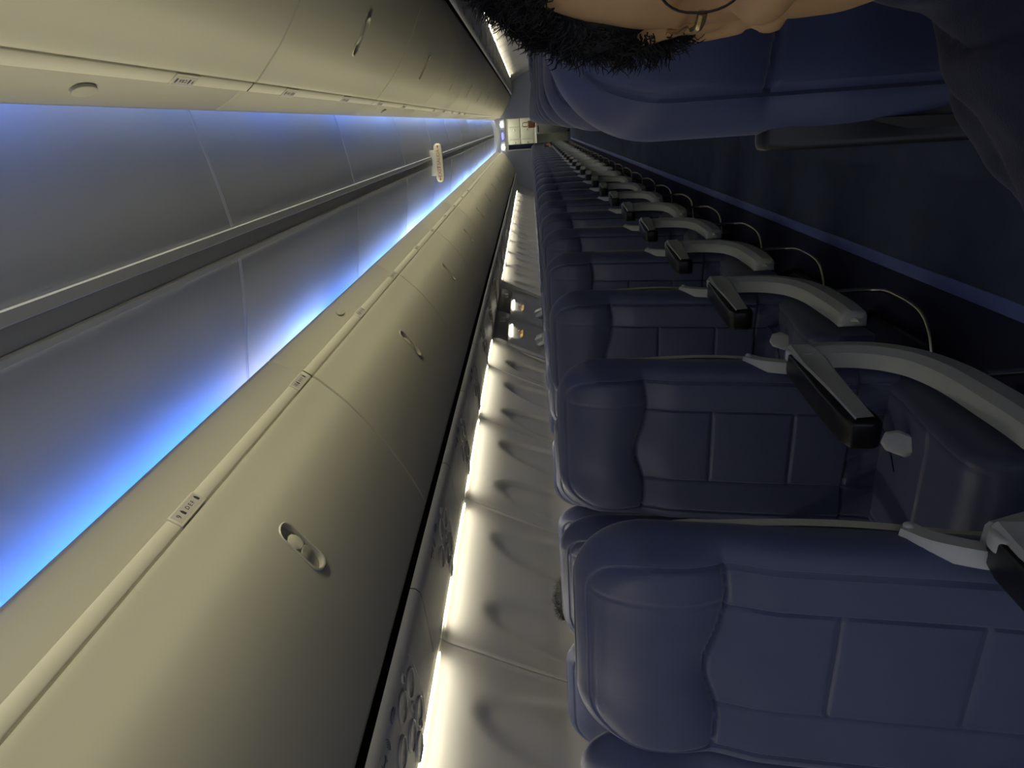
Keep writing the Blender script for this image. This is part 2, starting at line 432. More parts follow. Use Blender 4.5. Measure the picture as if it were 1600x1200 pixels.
# ------------------------------------------------------------------ passenger service units
PSP = .87
def psu_meshes(s):
    pr = [(1.112, 1.775), (1.116, 1.757), (1.13, 1.744), (1.17, 1.737), (1.3, 1.731), (1.40, 1.7275), (1.464, 1.7265), (1.472, 1.730), (1.472, 1.76), (1.472, 1.838)]
    def pz(x):
        for (a, b), (c, d) in zip(pr, pr[1:]):
            if a <= x <= c: return b+(d-b)*(x-a)/max(1e-6, c-a)
        return 1.73
    f = MB(); f.grid([[(s*x, y, z) for x, z in pr] for y in (.002, PSP-.002)], flip=(s > 0))
    panel = f.mesh('panel', M['psu'])
    # domed ovals: concave reading lights in rings
    def disc(x, y, r, ring=.004, dark=True):
        g = MB(); z = pz(x); n = 26
        g.cur = 0
        g.grid([[(s*(x+q*math.cos(2*PI*i/n)), y+q*math.sin(2*PI*i/n), z-h) for i in range(n)] for q, h in ((r+ring, -.001), (r+ring*.6, .005), (r, .006), (r*.97, .003))], cu=True)
        g.cur = 1
        g.grid([[(s*(x+q*math.cos(2*PI*i/n)), y+q*math.sin(2*PI*i/n), z-h) for i in range(n)] for q, h in ((r*.97, .003), (r*.7, .0012), (r*.3, .0006), (r*.01, .0006))], cu=True)
        return g
    lights = [disc(x, y, .041).mesh('reading_light', [M['psu'], M['psudark']], recalc=True) for x, y in ((1.215, .565), (1.195, .462), (1.355, .585), (1.335, .482), (1.275, .380), (1.432, .520))]
    vents = [disc(x, y, .0125).mesh('call_button', [M['psu'], M['ink']], recalc=True) for x, y in ((1.148, .520), (1.278, .535), (1.398, .575))]
    sign = MB(); n = 20
    sign.prism([(.018*math.cos(2*PI*i/n), .024*math.sin(2*PI*i/n)) for i in range(n)], lambda a, b, t: (s*(1.140+a), .385+b, pz(1.140)-t), -.001, .002)
    sg = sign.mesh('blue_button', mat('blue_button%d' % s, (.03, .04, .14), .4))
    # printed wifi arcs and aircraft silhouette
    L = MB()
    for r in (.008, .014, .020, .026):
        pts = [(1.152+r*math.cos(a)*.9, .290+r*math.sin(a)) for a in [PI*.2+PI*.6*i/10 for i in range(11)]]
        L.tube([(s*x, y, pz(x)-.0005) for x, y in pts], .0016, 4)
    fn = lambda a, b, t: (s*(1.155+a), .245+b, pz(1.155+a)-t)
    L.prism([(-.004, -.028), (.004, -.028), (.004, .03), (-.004, .03)], fn, .0004, .001)
    L.prism([(-.028, .0), (-.028, .008), (.028, .008), (.028, .0), (.004, -.012), (-.004, -.012)], fn, .0004, .001)
    L.prism([(-.012, .022), (-.012, .027), (.012, .027), (.012, .022), (0, .016)], fn, .0004, .001)
    sym = L.mesh('printed_symbols', mat('symbol_grey%d' % s, (.20, .20, .19), .5), smooth=False)
    # curved joint line
    J = MB(); J.tube([(s*x, y, pz(x)-.0005) for x, y in ((1.118, .60), (1.15, .612), (1.22, .635), (1.30, .655), (1.38, .655), (1.46, .635))], .0014, 5)
    jm = J.mesh('joint_line', M['slot'])
    return panel, lights, vents, sg, sym, jm
for s in (-1, 1):
    panel, lights, vents, sg, sym, jm = psu_meshes(s)
    for k in range(-2, NROW):
        y = .88+PSP*k
        if y+PSP > YE: break
        if s > 0 and k < 1: continue
        nm = 'over the curly-haired person side' if s > 0 else 'beside the lit window wall'
        o = empty('passenger_service_unit', (0, y, 0), 'cream reading light unit %s, number %d from the viewer' % (nm, k+3 if s < 0 else k), 'reading light unit', 'overhead reading light units')
        obj('panel', panel, o)
        if k > 16: continue
        for L in lights: obj('reading_light', L, o)
        for L in vents: obj('call_button', L, o)
        obj('blue_button', sg, o); obj('printed_symbols', sym, o); obj('joint_line', jm, o)
# sidewall wash lamps: a lamp tube above each wall panel
def lamp_mesh(s):
    f = MB(); f.cur = 0
    f.grid([[(s*x, y, z) for x, z in ((1.478, 1.7245), (1.495, 1.7225))] for y in (.085, .935)], flip=(s > 0))
    f.cur = 1
    f.grid([[(s*x, y, z) for x, z in ((1.468, 1.7225), (1.475, 1.7215), (1.478, 1.7255))] for y in (0, 1.015)], flip=(s > 0))
    f.grid([[(s*x, y, z) for x, z in ((1.440, 1.738), (1.476, 1.738), (1.540, 1.738))] for y in (0, 1.017)], flip=(s < 0))  # added opaque strip above the lamp, blocks light leaking upward
    return f.mesh('sidewall_lamp', [M['wash'], M['rail']])
for s in (-1, 1):
    lm = lamp_mesh(s); n = 0
    if s < 0:
        o = obj('wall_lamp', lm, None, loc=(0, 4.971, 0)); o.scale = (1, .63, 1); tag(o, 'short glowing wash lamp strip ending at the nearer overwing exit', 'lamp', 'wall wash lamps')
    for j in WJ:
        if j < -.3 or j > 18.9 or EX[0]-.7 < j+.1 < EX[1]-.1: continue
        if s > 0 and j < 4: continue
        n += 1
        o = obj('wall_lamp', lm, None, loc=(0, j, 0))
        tag(o, 'glowing wash lamp strip above %s wall panel %d from the viewer' % ('the left' if s < 0 else 'the right', n), 'lamp', 'wall wash lamps')

# ------------------------------------------------------------------ overwing exits
for i, (ya, yb) in enumerate(((5.66, 6.60), (6.62, 7.56))):
    r = empty('emergency_exit', (0, (ya+yb)/2, 0), 'grey overwing exit hatch with lit sign, %s of the two on the window wall' % ('nearer' if i == 0 else 'farther'), 'exit hatch', 'overwing exit hatches')
    h = (yb-ya)/2-.01
    zs = [1.70-.02*k for k in range(0, 55)]
    def hatch(y, z):
        e = max(abs(y)/h, 0); return .012*(1-smooth(.9, 1., e))
    ylist = [-h+2*h*k/40 for k in range(41)]
    f = MB(); f.grid([[(-(wpos(z)-.004-hatch(y, z)), y, z) for z in zs] for y in ylist]); obj('hatch_panel', f, r, M['wall'])
    f = MB(); f.prism([(1.50, 1.73), (1.508, 1.665), (1.545, 1.59), (1.60, 1.60), (1.58, 1.66), (1.55, 1.73)], lambda a, b, t: (-a, t, b), -h, h, .006); hd = obj('header', f, r, M['header'])
    f = MB(); f.box((-1.500, .12, 1.655), (.012, .14, .06), .01); obj('vent_grille', f, hd, M['psudark'])
    f = MB(); f.box((-(wpos(1.575)-.022), -.04, 1.565), (.020, .36, .022), .008, rot=Matrix.Rotation(math.radians(-26), 3, 'Y')); obj('exit_sign', f, r, M['signlit'])
    f = MB(); q = wpos(1.47)
    f.box((-(q-.020), -.02, 1.475), (.004, .22, .055), .001, rot=Matrix.Rotation(math.radians(-27), 3, 'Y')); pl = obj('placard', f, r, M['yellow'])
    f = MB()
    for k in range(3): f.box((-(wpos(1.495-.02*k)-.024), .05-.05*k, 1.495-.02*k), (.002, .03, .012), rot=Matrix.Rotation(math.radians(-27), 3, 'Y'))
    obj('lettering', f, pl, M['exitred'])
    q = wpos(1.30)
    f = MB(); f.box((-(q-.018), 0, 1.30), (.03, .30, .13), .012, rot=Matrix.Rotation(math.radians(-23), 3, 'Y')); hs = obj('handle_housing', f, r, M['frame'])
    f = MB(); f.box((-(q-.032), 0, 1.30), (.012, .25, .085), .004, rot=Matrix.Rotation(math.radians(-23), 3, 'Y')); obj('recess', f, hs, M['psudark'])
    f = MB(); f.box((-(q-.044), 0, 1.30), (.014, .05, .085), .006, rot=Matrix.Rotation(math.radians(-23), 3, 'Y')); obj('handle', f, hs, M['frame'])

# ------------------------------------------------------------------ hanging exit sign
r = empty('exit_sign', (-.01, 7.2, 2.35), 'cream ceiling exit sign with red arrows and letters above the aisle', 'exit sign')
f = MB(); n = 14; W, H = .195, .044
pill = [(W-H+H*math.cos(-PI/2+PI*i/n), H*math.sin(-PI/2+PI*i/n)) for i in range(n+1)]+[(-(W-H)-H*math.cos(-PI/2+PI*i/n), -H*math.sin(-PI/2+PI*i/n)) for i in range(n+1)]
f.prism(pill, lambda a, b, t: (a, t, b-.085), -.022, .022, .008); sb = obj('sign_body', f, r, M['signface'])
f = MB(); f.box((0, .0, -.030), (.26, .03, .07), .006); obj('bracket', f, r, M['signface'])
ax = lambda x, z: axes((1, 0, 0), (0, 0, 1), (0, -1, 0), (x, -.0225, z-.085))
text_obj('EXIT', .056, sb, M['exitred'], ax(-.088, 0))
text_obj('/ SALIDA', .048, sb, mat('orange_lettering', (.55, .22, .06), .5), ax(.045, 0))
f = MB()
for q in (-1, 1):
    f.prism([(q*.180, 0), (q*.163, .013), (q*.163, .004), (q*.146, .004), (q*.146, -.004), (q*.163, -.004), (q*.163, -.013)], lambda a, b, t: (a, -.0215-t, b-.085), 0, .0015)
obj('arrow', f, sb, M['exitred'])

# ------------------------------------------------------------------ seats
ZT, HWID, RC = 1.250, .245, .125
def sdf(x, z):
    """distance inside the rounded backrest outline (positive inside)"""
    zb = .40
    cx, cz = max(0, abs(x)-(HWID-RC)), z-(ZT-RC)
    if cz > 0 and abs(x) > HWID-RC: return RC-math.hypot(cx, cz)
    return min(HWID-abs(x), ZT-z, 10)
def lean(z): return .015+.17*(z-.62)+(.05*(z-1.0)**2 if z > 1.0 else 0)
def groove(d, w, depth): return depth*math.exp(-(d/w)**2)
def head_seam(x): return 1.008+.028*math.exp(-((x+.02)/.075)**2)+.012*smooth(.12, .22, x)+.01*smooth(-.12, -.22, -abs(x) if x < 0 else 0)
def back_front(x, z):
    d = sdf(x, z)
    y = lean(z)
    e = .05
    if d < e: y += .045*(1-math.sqrt(max(0, 1-((e-max(d, 0))/e)**2)))
    # side bolsters, hollow middle, padded head area
    y += .016*(1-smooth(.08, .20, abs(x)))*(1-.4*smooth(.94, 1.10, z))
    hs = head_seam(x)
    if z > hs: y -= .030*math.sin(PI*min(1, max(0, (z-hs)/(ZT-hs)))**.8)*smooth(0, .06, d)
    else: y += .012*(1-smooth(0, .09, hs-z))-.012
    # edge seam: follows the outline
    inset = .046-.022*smooth(1.14, 1.24, z)
    y += groove(d-inset, .0035, .007)+.004*(1-smooth(inset-.02, inset, d))*0
    if d > inset:
        y += groove(z-hs, .0045, .010)
        if z < hs:
            for xs in (-.108, .108):
                y += groove(x-xs, .003, .0045)
            if abs(x) < .108:
                for zs in (.835, .63): y += groove(z-zs, .0032, .006)
                for a, b in ((.835, hs), (.63, .835), (.45, .63)):
                    if a < z < b: y -= .006*math.sin(PI*(z-a)/(b-a))**.5*math.cos(x/.108*PI/2)**.5
        elif z > hs:
            y += groove(x-.125, .004, .002)
    # bottom flap creases
    if z < .56:
        y += groove(z-.492, .004, .008)
        if z < .492: y += .006+.010*noise.noise(Vector((x*16, z*14, 1)))+.006*noise.noise(Vector((x*40+z*20, z*9, 3)))
    return y
def backrest_mesh(nu, nv):
    zs = [.40+(ZT-.40)*(1-(1-i/nv)**1.0) for i in range(nv+1)]
    # finer near the top
    zs = sorted(set(zs+[ZT-.05*(1-math.cos(PI/2*(k/12)))*0-.0045*k for k in range(1, 12)]+[ZT-.0015, ZT-.0007]))
    rows = []
    us = [-math.cos(PI*j/nu)*.12+(-1+2*j/nu)*.88 for j in range(nu+1)]
    fr = []; re = []
    for z in zs:
        cz = z-(ZT-RC); hw = HWID if cz <= 0 else HWID-RC+math.sqrt(max(0, RC*RC-cz*cz))
        low = .975+.025*smooth(.45, .75, z)
        fr.append([(u*hw*low, back_front(u*hw*.9995, z), z) for u in us])
        rb = []
        for u in us:
            d = sdf(u*hw*.9995, z); y = lean(z)+.045+.03*math.sqrt(max(0, 1-((.05-min(.05, max(0, d)))/.05)**2))
            rb.append((u*hw*low, y, z))
        re.append(rb)
    f = MB(); f.grid(fr)
    k = len(us); n = len(zs)
    f.grid(re, flip=True)
    o2 = n*k
    fs = []
    for i in range(n-1):
        fs.append((i*k, (i+1)*k, o2+(i+1)*k, o2+i*k)); a = i*k+k-1; fs.append((a, o2+a, o2+a+k, a+k))
    for j in range(k-1):
        a = (n-1)*k+j; fs.append((a, a+1, o2+a+1, o2+a)); fs.append((j, o2+j, o2+j+1, j+1))
    f.f += fs; f.mi += [0]*len(fs)
    me = f.mesh('backrest', M['leather'], recalc=False)
    bm = bmesh.new(); bm.from_mesh(me); bmesh.ops.remove_doubles(bm, verts=bm.verts, dist=2e-5); bmesh.ops.recalc_face_normals(bm, faces=bm.faces); bm.to_mesh(me); bm.free()
    me.polygons.foreach_set('use_smooth', [True]*len(me.polygons))
    return me
def cushion_mesh():
    # top surface over x,y with rolled edges, plus sides and bottom
    W2, YF, YB = .218, -.47, .02; e = .035
    def top(x, y):
        d = min(W2-abs(x), y-YF, YB-y+.02)
        z = .412+.045*smooth(.02, -.40, y)
        if y < -.36: z -= .05*smooth(-.36, -.47, y)**2
        if d < e: z -= .04*(1-math.sqrt(max(0, 1-((e-max(0, d))/e)**2)))
        z += .008*smooth(.12, .2, abs(x))
        z -= groove(d-.04, .003, .004)
        if d > .04: z -= groove(y+.24, .0035, .006)+.0*x
        return z
    n, m = 60, 64; f = MB(); rows = []
    for j in range(m+1):
        y = YF+(YB-YF)*j/m
        r = [(W2*math.sin(PI/2*(-1+2*i/n))*.35+W2*(-1+2*i/n)*.65, y) for i in range(n+1)]
        rows.append([(-W2, y, .30)]+[(x, y, top(x, y)) for x, y in r]+[(W2, y, .30)])
    rows = [[(x, YF, .30) for x, y, z in rows[0]]]+rows+[[(x, YB, .30) for x, y, z in rows[0]]]
    f.grid(rows)
    return f.mesh('seat_cushion', M['leather'])
def pad_mesh(sx, xc):
    """armrest pad: black top and front, profile in y,z"""
    f = MB()
    pr = [(.015, .615), (.034, .640), (.026, .664), (-.02, .678), (-.10, .684), (-.24, .698), (-.375, .706), (-.405, .698), (-.412, .66), (-.405, .640), (-.375, .634), (-.24, .634), (-.10, .626)]
    f.prism(pr, lambda a, b, t: (xc+t, a, b), -.029, .029, .007, 3)
    return f.mesh('armrest', M['black'], recalc=True)
def insert_mesh(sx, xc):
    """concave grey side plate on the pad, wrapping its rear end"""
    f = MB()
    top = spline([(.020, .668, 0), (-.04, .673, 0), (-.12, .678, 0), (-.25, .683, 0), (-.392, .692, 0)], 5)
    bot = spline([(.016, .610, 0), (-.05, .600, 0), (-.12, .610, 0), (-.25, .628, 0), (-.388, .646, 0)], 5)
    rows = []
    for i, (a, b) in enumerate(zip(top, bot)):
        t = i/(len(top)-1); r = []
        for k in range(9):
            q = k/8; y = a.x+(b.x-a.x)*q; z = a.y+(b.y-a.y)*q
            dx = .0325+.010*(1-t)**2-.007*math.sin(PI*q)*math.sin(PI*min(1, t*1.3+.1))
            if k in (0, 8): dx -= .009
            r.append((xc+sx*dx, y, z))
        rows.append(r)
    f.grid(rows, flip=(sx > 0))
    # rear pivot drum joining pad and side cover
    f.prism([(.000+.036*math.cos(2*PI*i/24), .640+.036*math.sin(2*PI*i/24)) for i in range(24)], lambda a, b, t: (xc+sx*t, a, b), .004, .034, .006, 3)
    return f.mesh('side_plate', M['grey'], recalc=True)
def shroud_mesh(sx, xc):
    """curved grey side cover: falls from the pivot, sweeps forward along the cushion"""
    ctr = spline([(.020, .645, 0), (.040, .57, 0), (.034, .49, 0), (.005, .425, 0), (-.055, .375, 0), (-.15, .350, 0), (-.27, .348, 0), (-.37, .352, 0), (-.45, .362, 0)], 5)
    m = len(ctr); rows = []
    for i, p in enumerate(ctr):
        t = (ctr[min(m-1, i+1)]-ctr[max(0, i-1)]).normalized(); nrm = Vector((-t.y, t.x, 0))   # towards lower/rear
        w = .032+.012*smooth(0, .4, i/m)-.006*smooth(.75, 1, i/m)
        sec = [(-1, -.020), (-.96, .014), (-.80, .024), (.35, .030), (.86, .016), (1, -.004), (1, -.022)]
        rows.append([(xc+sx*h, p.x+nrm.x*w*q*-1, p.y+nrm.y*w*q*-1) for q, h in sec])
    last = rows[-1]
    cen = Vector((sum(v[0] for v in last)/7, last[0][1]-.018, sum(v[2] for v in last)/7))
    for sh, off in ((.94, .006), (.75, .014), (.3, .018)):
        rows.append([tuple(Vector((cen.x, v[1]-off, cen.z))*(1-sh)+Vector((v[0], v[1]-off, v[2]))*sh) for v in last])
    rows.append([(cen.x, last[0][1]-.036, cen.z)]*7)
    rows.insert(0, [rows[0][0]]*7)
    f = MB(); f.grid(rows, cu=True)
    return f.mesh('side_cover', M['grey'], recalc=True)
def bracket_mesh(sx, xc):
    f = MB()
    pts = spline([(.016, .640, 0), (.030, .675, 0), (.055, .72, 0), (.085, .745, 0)], 4); rows = []
    m = len(pts)
    for i, p in enumerate(pts):
        t = (pts[min(m-1, i+1)]-pts[max(0, i-1)]).normalized(); nr = Vector((-t.y, t.x, 0)); w = .014+.004*i/m
        rows.append([(xc+sx*h, p.x+nr.x*w*q, p.y+nr.y*w*q) for q, h in ((-1, -.035), (-1, -.012), (-.8, -.006), (.8, -.006), (1, -.012), (1, -.035))])
    f.grid(rows, cu=True)
    o = len(f.v); f.f += [tuple(range(o-6, o)), tuple(range(o-m*6, o-m*6+6))]; f.mi += [0, 0]
    f.ball((xc-sx*.006, .082, .742), (.006, .008, .008), 10, 6)
    return f.mesh('pivot_bracket', M['grey'], recalc=True)
def shell_mesh():
    f = MB(); rows = []
    for i in range(25):
        z = .56+.62*i/24; hw = .238+.010*math.sin(PI*min(1, max(0, (z-.66)/.36)))-.03*smooth(1.05, 1.18, z)
        y = lean(z)
        rows.append([(-hw, y+.050, z), (-hw-.002, y+.066, z), (-hw+.02, y+.088, z), (0, y+.094, z), (hw-.02, y+.088, z), (hw+.002, y+.066, z), (hw, y+.050, z)])
    f.grid(rows, flip=True)
    return f.mesh('back_shell', M['shell'], recalc=False)
def bar_mesh(sx):
    """polished baggage bar: drops from the seat frame, turns forward and under"""
    e = .225*sx
    pts = spline([(e+sx*.035, -.13, .27), (e+sx*.035, -.13, .15), (e+sx*.030, -.18, .105), (e+sx*.0, -.32, .085), (e-sx*.10, -.40, .085), (e-sx*.22, -.42, .085), (e-sx*.45, -.42, .085)], 6)
    f = MB(); f.tube(pts, .0085, 10); return f.mesh('baggage_bar', M['steel'])
def frame_mesh(sx):
    f = MB()
    for y in (-.34, -.10): f.tube([(-.245, y, .285), (.245, y, .285)], .018, 10)
    f.box((0, -.22, .297), (.42, .40, .012)); return f.mesh('seat_frame', M['black'])
def leg_mesh():
    f = MB()
    f.tube([(0, -.34, .285), (0, -.36, .02)], .014, 8); f.tube([(0, -.10, .285), (0, .10, .02)], .014, 8); f.tube([(0, -.36, .02), (0, .12, .02)], .014, 8)
    return f.mesh('leg', M['black'])
def belt_mesh(x0):
    f = MB(); p = [(x0+.05, -.005, .45), (x0+.035, -.05, .440), (x0+.01, -.09, .4335), (x0-.02, -.12, .436)]
    rows = [[(x-.018, y-.012, z+.001), (x+.018, y+.012, z+.001), (x+.018, y+.012, z+.004), (x-.018, y-.012, z+.004)] for x, y, z in p]
    f.grid(rows, cu=True); return f.mesh('seat_belt', M['strap'], recalc=True)
def buckle_mesh(x0):
    f = MB(); N = Vector((.45*(1 if x0 > 0 else -1), -.72, .52)).normalized(); A = Vector((.25, .35, .9)); A = (A-N*A.dot(N)).normalized(); B = N.cross(A)
    c0 = Vector((x0+.049*(1 if x0 > 0 else -1), -.147, .447))
    poly = [(-.038, -.010), (-.026, -.026), (.012, -.030), (.036, -.016), (.038, .012), (.022, .026), (-.020, .028), (-.036, .014)]
    f.prism(poly, lambda a, b, t: c0+A*a+B*b+N*t, -.010, .006, .003); f.prism([(a*.86, b*.86) for a, b in poly], lambda a, b, t: c0+A*a+B*b+N*t, .004, .010, .002)
    return f.mesh('buckle', M['silver'], smooth=False, recalc=True)

BM_ = backrest_mesh(110, 190); CM_ = cushion_mesh(); SM_ = shell_mesh(); LEGM = leg_mesh()
def seat_proto(kind, sx, label):
    """kind aisle / middle / window; sx = +1 when the aisle lies at local +x"""
    t = empty('airplane_seat', (0, 0, 0), label, 'seat', 'navy airplane seats')
    b = obj('backrest', BM_, t)
    if sx < 0: b.scale = (-1, 1, 1)
    sh = obj('back_shell', SM_, t)
    obj('seat_cushion', CM_, t)
    obj('seat_frame', frame_mesh(sx), t)
    bl = obj('seat_belt', belt_mesh(.05*sx), t); obj('buckle', buckle_mesh(.05*sx), bl)
    if kind == 'aisle':
        xc = sx*(.262 if sx > 0 else .245)
        a = obj('armrest', pad_mesh(sx, xc), t); obj('side_plate', insert_mesh(sx, xc), a)
        obj('side_cover', shroud_mesh(sx, xc), t); obj('pivot_bracket', bracket_mesh(sx, xc), t)
        obj('baggage_bar', bar_mesh(sx), t)
        obj('leg', LEGM, t, loc=(sx*.10, 0, 0))
    if kind in ('aisle', 'middle'):
        xc = -sx*.245
        f = MB(); f.box((xc, -.17, .655), (.04, .40, .045), .012); f.box((xc, .0, .62), (.034, .06, .10), .01)
        obj('armrest', f, t, M['grey'])
    if kind == 'window': obj('leg', LEGM, t, loc=(0, 0, 0))
    return t
ORD = ['first', 'second', 'third', 'fourth', 'fifth', 'sixth', 'seventh', 'eighth', 'ninth', 'tenth', 'eleventh', 'twelfth', 'thirteenth', 'fourteenth', 'fifteenth',
       'sixteenth', 'seventeenth', 'eighteenth', 'nineteenth', 'twentieth', 'twenty-first', 'twenty-second', 'twenty-third', 'twenty-fourth', 'twenty-fifth', 'twenty-sixth', 'twenty-seventh']
rowname = lambda k: ORD[k]+' row' if k else 'nearest row'
protos = {}
for s in (-1, 1):
    for q, kind in enumerate(('aisle', 'middle', 'window')):
        for k in range(NROW):
            if s > 0 and kind != 'aisle' and (k > 12): continue
            if s < 0 and kind != 'aisle' and k > 19: continue
            loc = (s*SX[q]+(.018 if s > 0 else 0), YP+PITCH*k, 0)
            if s < 0: lab = 'navy leather %s seat in the %s, in the block beside the lit wall' % (kind, rowname(k))
            elif k == 0 and kind == 'aisle': lab = 'navy leather aisle seat behind the curly-haired person'
            else: lab = 'navy leather %s seat in the %s, behind the curly-haired person' % (kind, rowname(k))
            if s < 0 and k == 0 and kind == 'aisle': lab = 'navy leather aisle seat filling the lower right of the photo'
            key = (s, kind)
            if key not in protos:
                o = protos[key] = seat_proto(kind, -s, lab); o.location = loc
            else: o = dup(protos[key], loc, lab)
            for ch in o.children:
                n0 = ch.name.split('.')[0]
                if n0 in ('backrest', 'back_shell'):
                    rnd = random.Random(k*31+q*7+(s > 0)*101); a = rnd.uniform(-.012, .012)
                    if s < 0 and k == 1 and q == 1: a = -.07
                    if s < 0 and k == 1 and q == 2: a = -.03
                    if k in (0, 1) and q == 0: a = -.018 if (s < 0 and k == 0) else (-.15 if k == 0 else 0)
                    # recline about the pivot height
                    ch.rotation_euler = (-a, 0, 0); ch.location = (0, .62*math.sin(-a)*-1*-1, .62*(1-math.cos(a)))
# the armrest beside the curly-haired person is folded up along the seat back
for ch in protos[(1, 'aisle')].children:
    if ch.name.startswith('armrest') and ch.children:
        ch.matrix_basis = Matrix.Translation((-.002, 0, .64)) @ Matrix.Rotation(math.radians(-97), 4, 'X') @ Matrix.Scale(.94, 4) @ Matrix.Translation((-.235, 0, 0)) @ Matrix.Scale(1.5, 4, (1, 0, 0)) @ Matrix.Translation((.245, 0, -.64))
        ch.children[0].location.x = .016; ch.children[0].material_slots[0].link = 'OBJECT'; ch.children[0].material_slots[0].material = M['black']
# ------------------------------------------------------------------ aft bulkheads and galley
for nm, s in (('wall_back', -1), ('wall_front', 1)):
    pass
f = MB()
f.box((-1.14, YE+.03, 1.2), (1.32, .06, 2.4)); f.box((1.12, YE+.03, 1.2), (1.32, .06, 2.4)); f.box((-.01, YE+.03, 2.28), (.98, .06, .42))
struct('wall_back', f, M['bulk'], smooth=False)
f = MB(); f.box((-.475, YE-.005, 1.01), (.03, .08, 2.02), .006); f.box((.455, YE-.005, 1.01), (.03, .08, 2.02), .006); f.box((-.01, YE-.005, 2.03), (.96, .08, .03), .006)
struct('door_1', f, M['frame'])
# end arch of the ceiling
f = MB(); arch_o = [(-.62, 2.42), (-.58, 2.29), (-.50, 2.20), (-.38, 2.165), (.36, 2.165), (.50, 2.20), (.58, 2.29), (.62, 2.42)]
rows = [[(x, YE-.9, z) for x, z in spline([(a, b, 0) for a, b in arch_o], 4) for x, z in [(x.x if False else x, z)]] if False else [(p.x, YE-.9, p.y) for p in spline([(a, b, 0) for a, b in arch_o], 4)]]
top = [(p[0]*1.02, YE-.9, 2.45) for p in rows[0]]
f.grid([top, rows[0], [(p[0], YE-.84, p[2]-.006) for p in rows[0]], [(p[0], YE-.80, p[2]) for p in rows[0]], [(p[0], YE-.78, p[2]+.05) for p in rows[0]]])
struct('trim_9', f, M['frame'])
for k, (x, m, nm, lb) in enumerate(((-.36, 'spot', 'ceiling_light', 'round bright ceiling light over the left of the galley entrance'), (.30, 'spot', 'ceiling_light', 'round bright ceiling light over the right of the galley entrance'), (-.03, 'bluelamp', 'ceiling_light', 'dim blue violet ceiling light over the middle of the galley entrance'))):
    f = MB(); n = 18; w = .045 if m == 'spot' else .11
    f.cur = 0; f.prism([(x+w*math.cos(2*PI*i/n), (.035)*math.sin(2*PI*i/n)) for i in range(n)], lambda a, b, t: (a, YE-.02+t, 2.12+b), -.02, .02, .006)
    o = obj(nm, f, None, M[m]); tag(o, lb, 'light', 'galley entrance lights')
# galley
GY = YE+1.5
f = MB(); f.box((0, GY+.32, 1.15), (2.2, .04, 2.3)); f.box((-1.0, YE+.8, 1.15), (.04, 1.4, 2.3)); f.box((1.0, YE+.8, 1.15), (.04, 1.4, 2.3)); f.box((0, YE+.8, 2.29), (2.2, 1.6, .03))
struct('wall_aft', f, M['galley'], smooth=False)
g = empty('galley_unit', (0, GY, 0), 'beige aft galley unit with cupboards and counter at the end of the aisle', 'galley')
f = MB(); f.box((0, .12, 1.0), (1.4, .30, 2.0), .01); obj('body', f, g, M['galley'])
for x in (-.40, 0, .40):
    for z, h in ((1.78, .36), (1.36, .40)):
        f = MB(); f.box((x, -.04, z), (.385, .025, h), .008); d = obj('cupboard_door', f, g, M['galley'])
        f = MB(); f.box((x+.10, -.06, z), (.05, .02, .022), .005); obj('latch', f, d, M['steel'])
f = MB(); f.box((0, -.10, 1.06), (1.3, .34, .035), .008); obj('counter', f, g, M['frame'])
c1 = empty('service_cart', (.10, YE+.85, 0), 'grey metal service cart standing in the galley doorway', 'cart')
f = MB(); f.box((0, 0, .58), (.30, .55, .98), .015); obj('body', f, c1, M['cart'])
f = MB(); f.box((0, -.285, .60), (.27, .02, .86), .01); d = obj('door', f, c1, M['cart'])
f = MB(); f.box((0, -.30, 1.0), (.20, .02, .04), .008); obj('handle', f, d, M['black'])
for x in (-.11, .11):
    for y in (-.22, .22):
        f = MB(); f.prism([(.05*math.cos(2*PI*i/16), .05*math.sin(2*PI*i/16)) for i in range(16)], lambda a, b, t: (x+t, y+a, .05+b), -.015, .015, .004); obj('wheel', f, c1, M['black'])
t1 = empty('tote_bag', (.25, YE+.75, 1.08), 'tan leather bag on the cart by the galley doorway', 'bag')
f = MB(); f.box((0, 0, .13), (.22, .30, .26), .05, 4); obj('body', f, t1, M['brown'])
f = MB(); f.tube(spline([(-.06, -.12, .25), (-.05, -.12, .40), (.05, -.12, .40), (.06, -.12, .25)], 6), .012, 8); obj('strap', f, t1, M['brown'])
f = MB(); rows = []
for i in range(41):
    x = -.455+.15*i/40; rows.append([(x, YE+.10+.018*math.sin(i*1.1), z) for z in (.05, 1.0, 1.96)])
f.grid(rows); f2 = obj('curtain', f, None, M['curtain']); sm = f2.modifiers.new('s', 'SOLIDIFY'); sm.thickness = .004
tag(f2, 'navy pleated curtain drawn to the left inside the galley doorway', 'curtain')

# ------------------------------------------------------------------ people
def caps(f, pts, rs, n=14):
    """closed tapered limb with rounded ends"""
    P = [Vector(p) for p in pts]; Q = []; R = []
    d = (P[1]-P[0]).normalized(); e = (P[-1]-P[-2]).normalized()
    for a in (-.98, -.8, -.45): Q.append(P[0]+d*rs[0]*a); R.append(rs[0]*math.sqrt(1-a*a))
    Q += P; R += list(rs)
    for a in (.45, .8, .98): Q.append(P[-1]+e*rs[-1]*a); R.append(rs[-1]*math.sqrt(1-a*a))
    f.tube(Q, R, n)
LV = [(.107, .004, .012, .022), (.103, .030, -.018, .052), (.093, .049, -.044, .075), (.077, .063, -.066, .094), (.050, .0725, -.080, .105), (.025, .0755, -.0865, .107), (.008, .0755, -.0865, .105),
      (-.008, .0745, -.082, .102), (-.03, .0725, -.083, .095), (-.055, .0728, -.087, .080), (-.075, .0708, -.088, .058), (-.092, .065, -.087, .035), (-.106, .052, -.083, .01), (-.116, .024, -.072, -.015), (-.120, .004, -.045, -.035)]
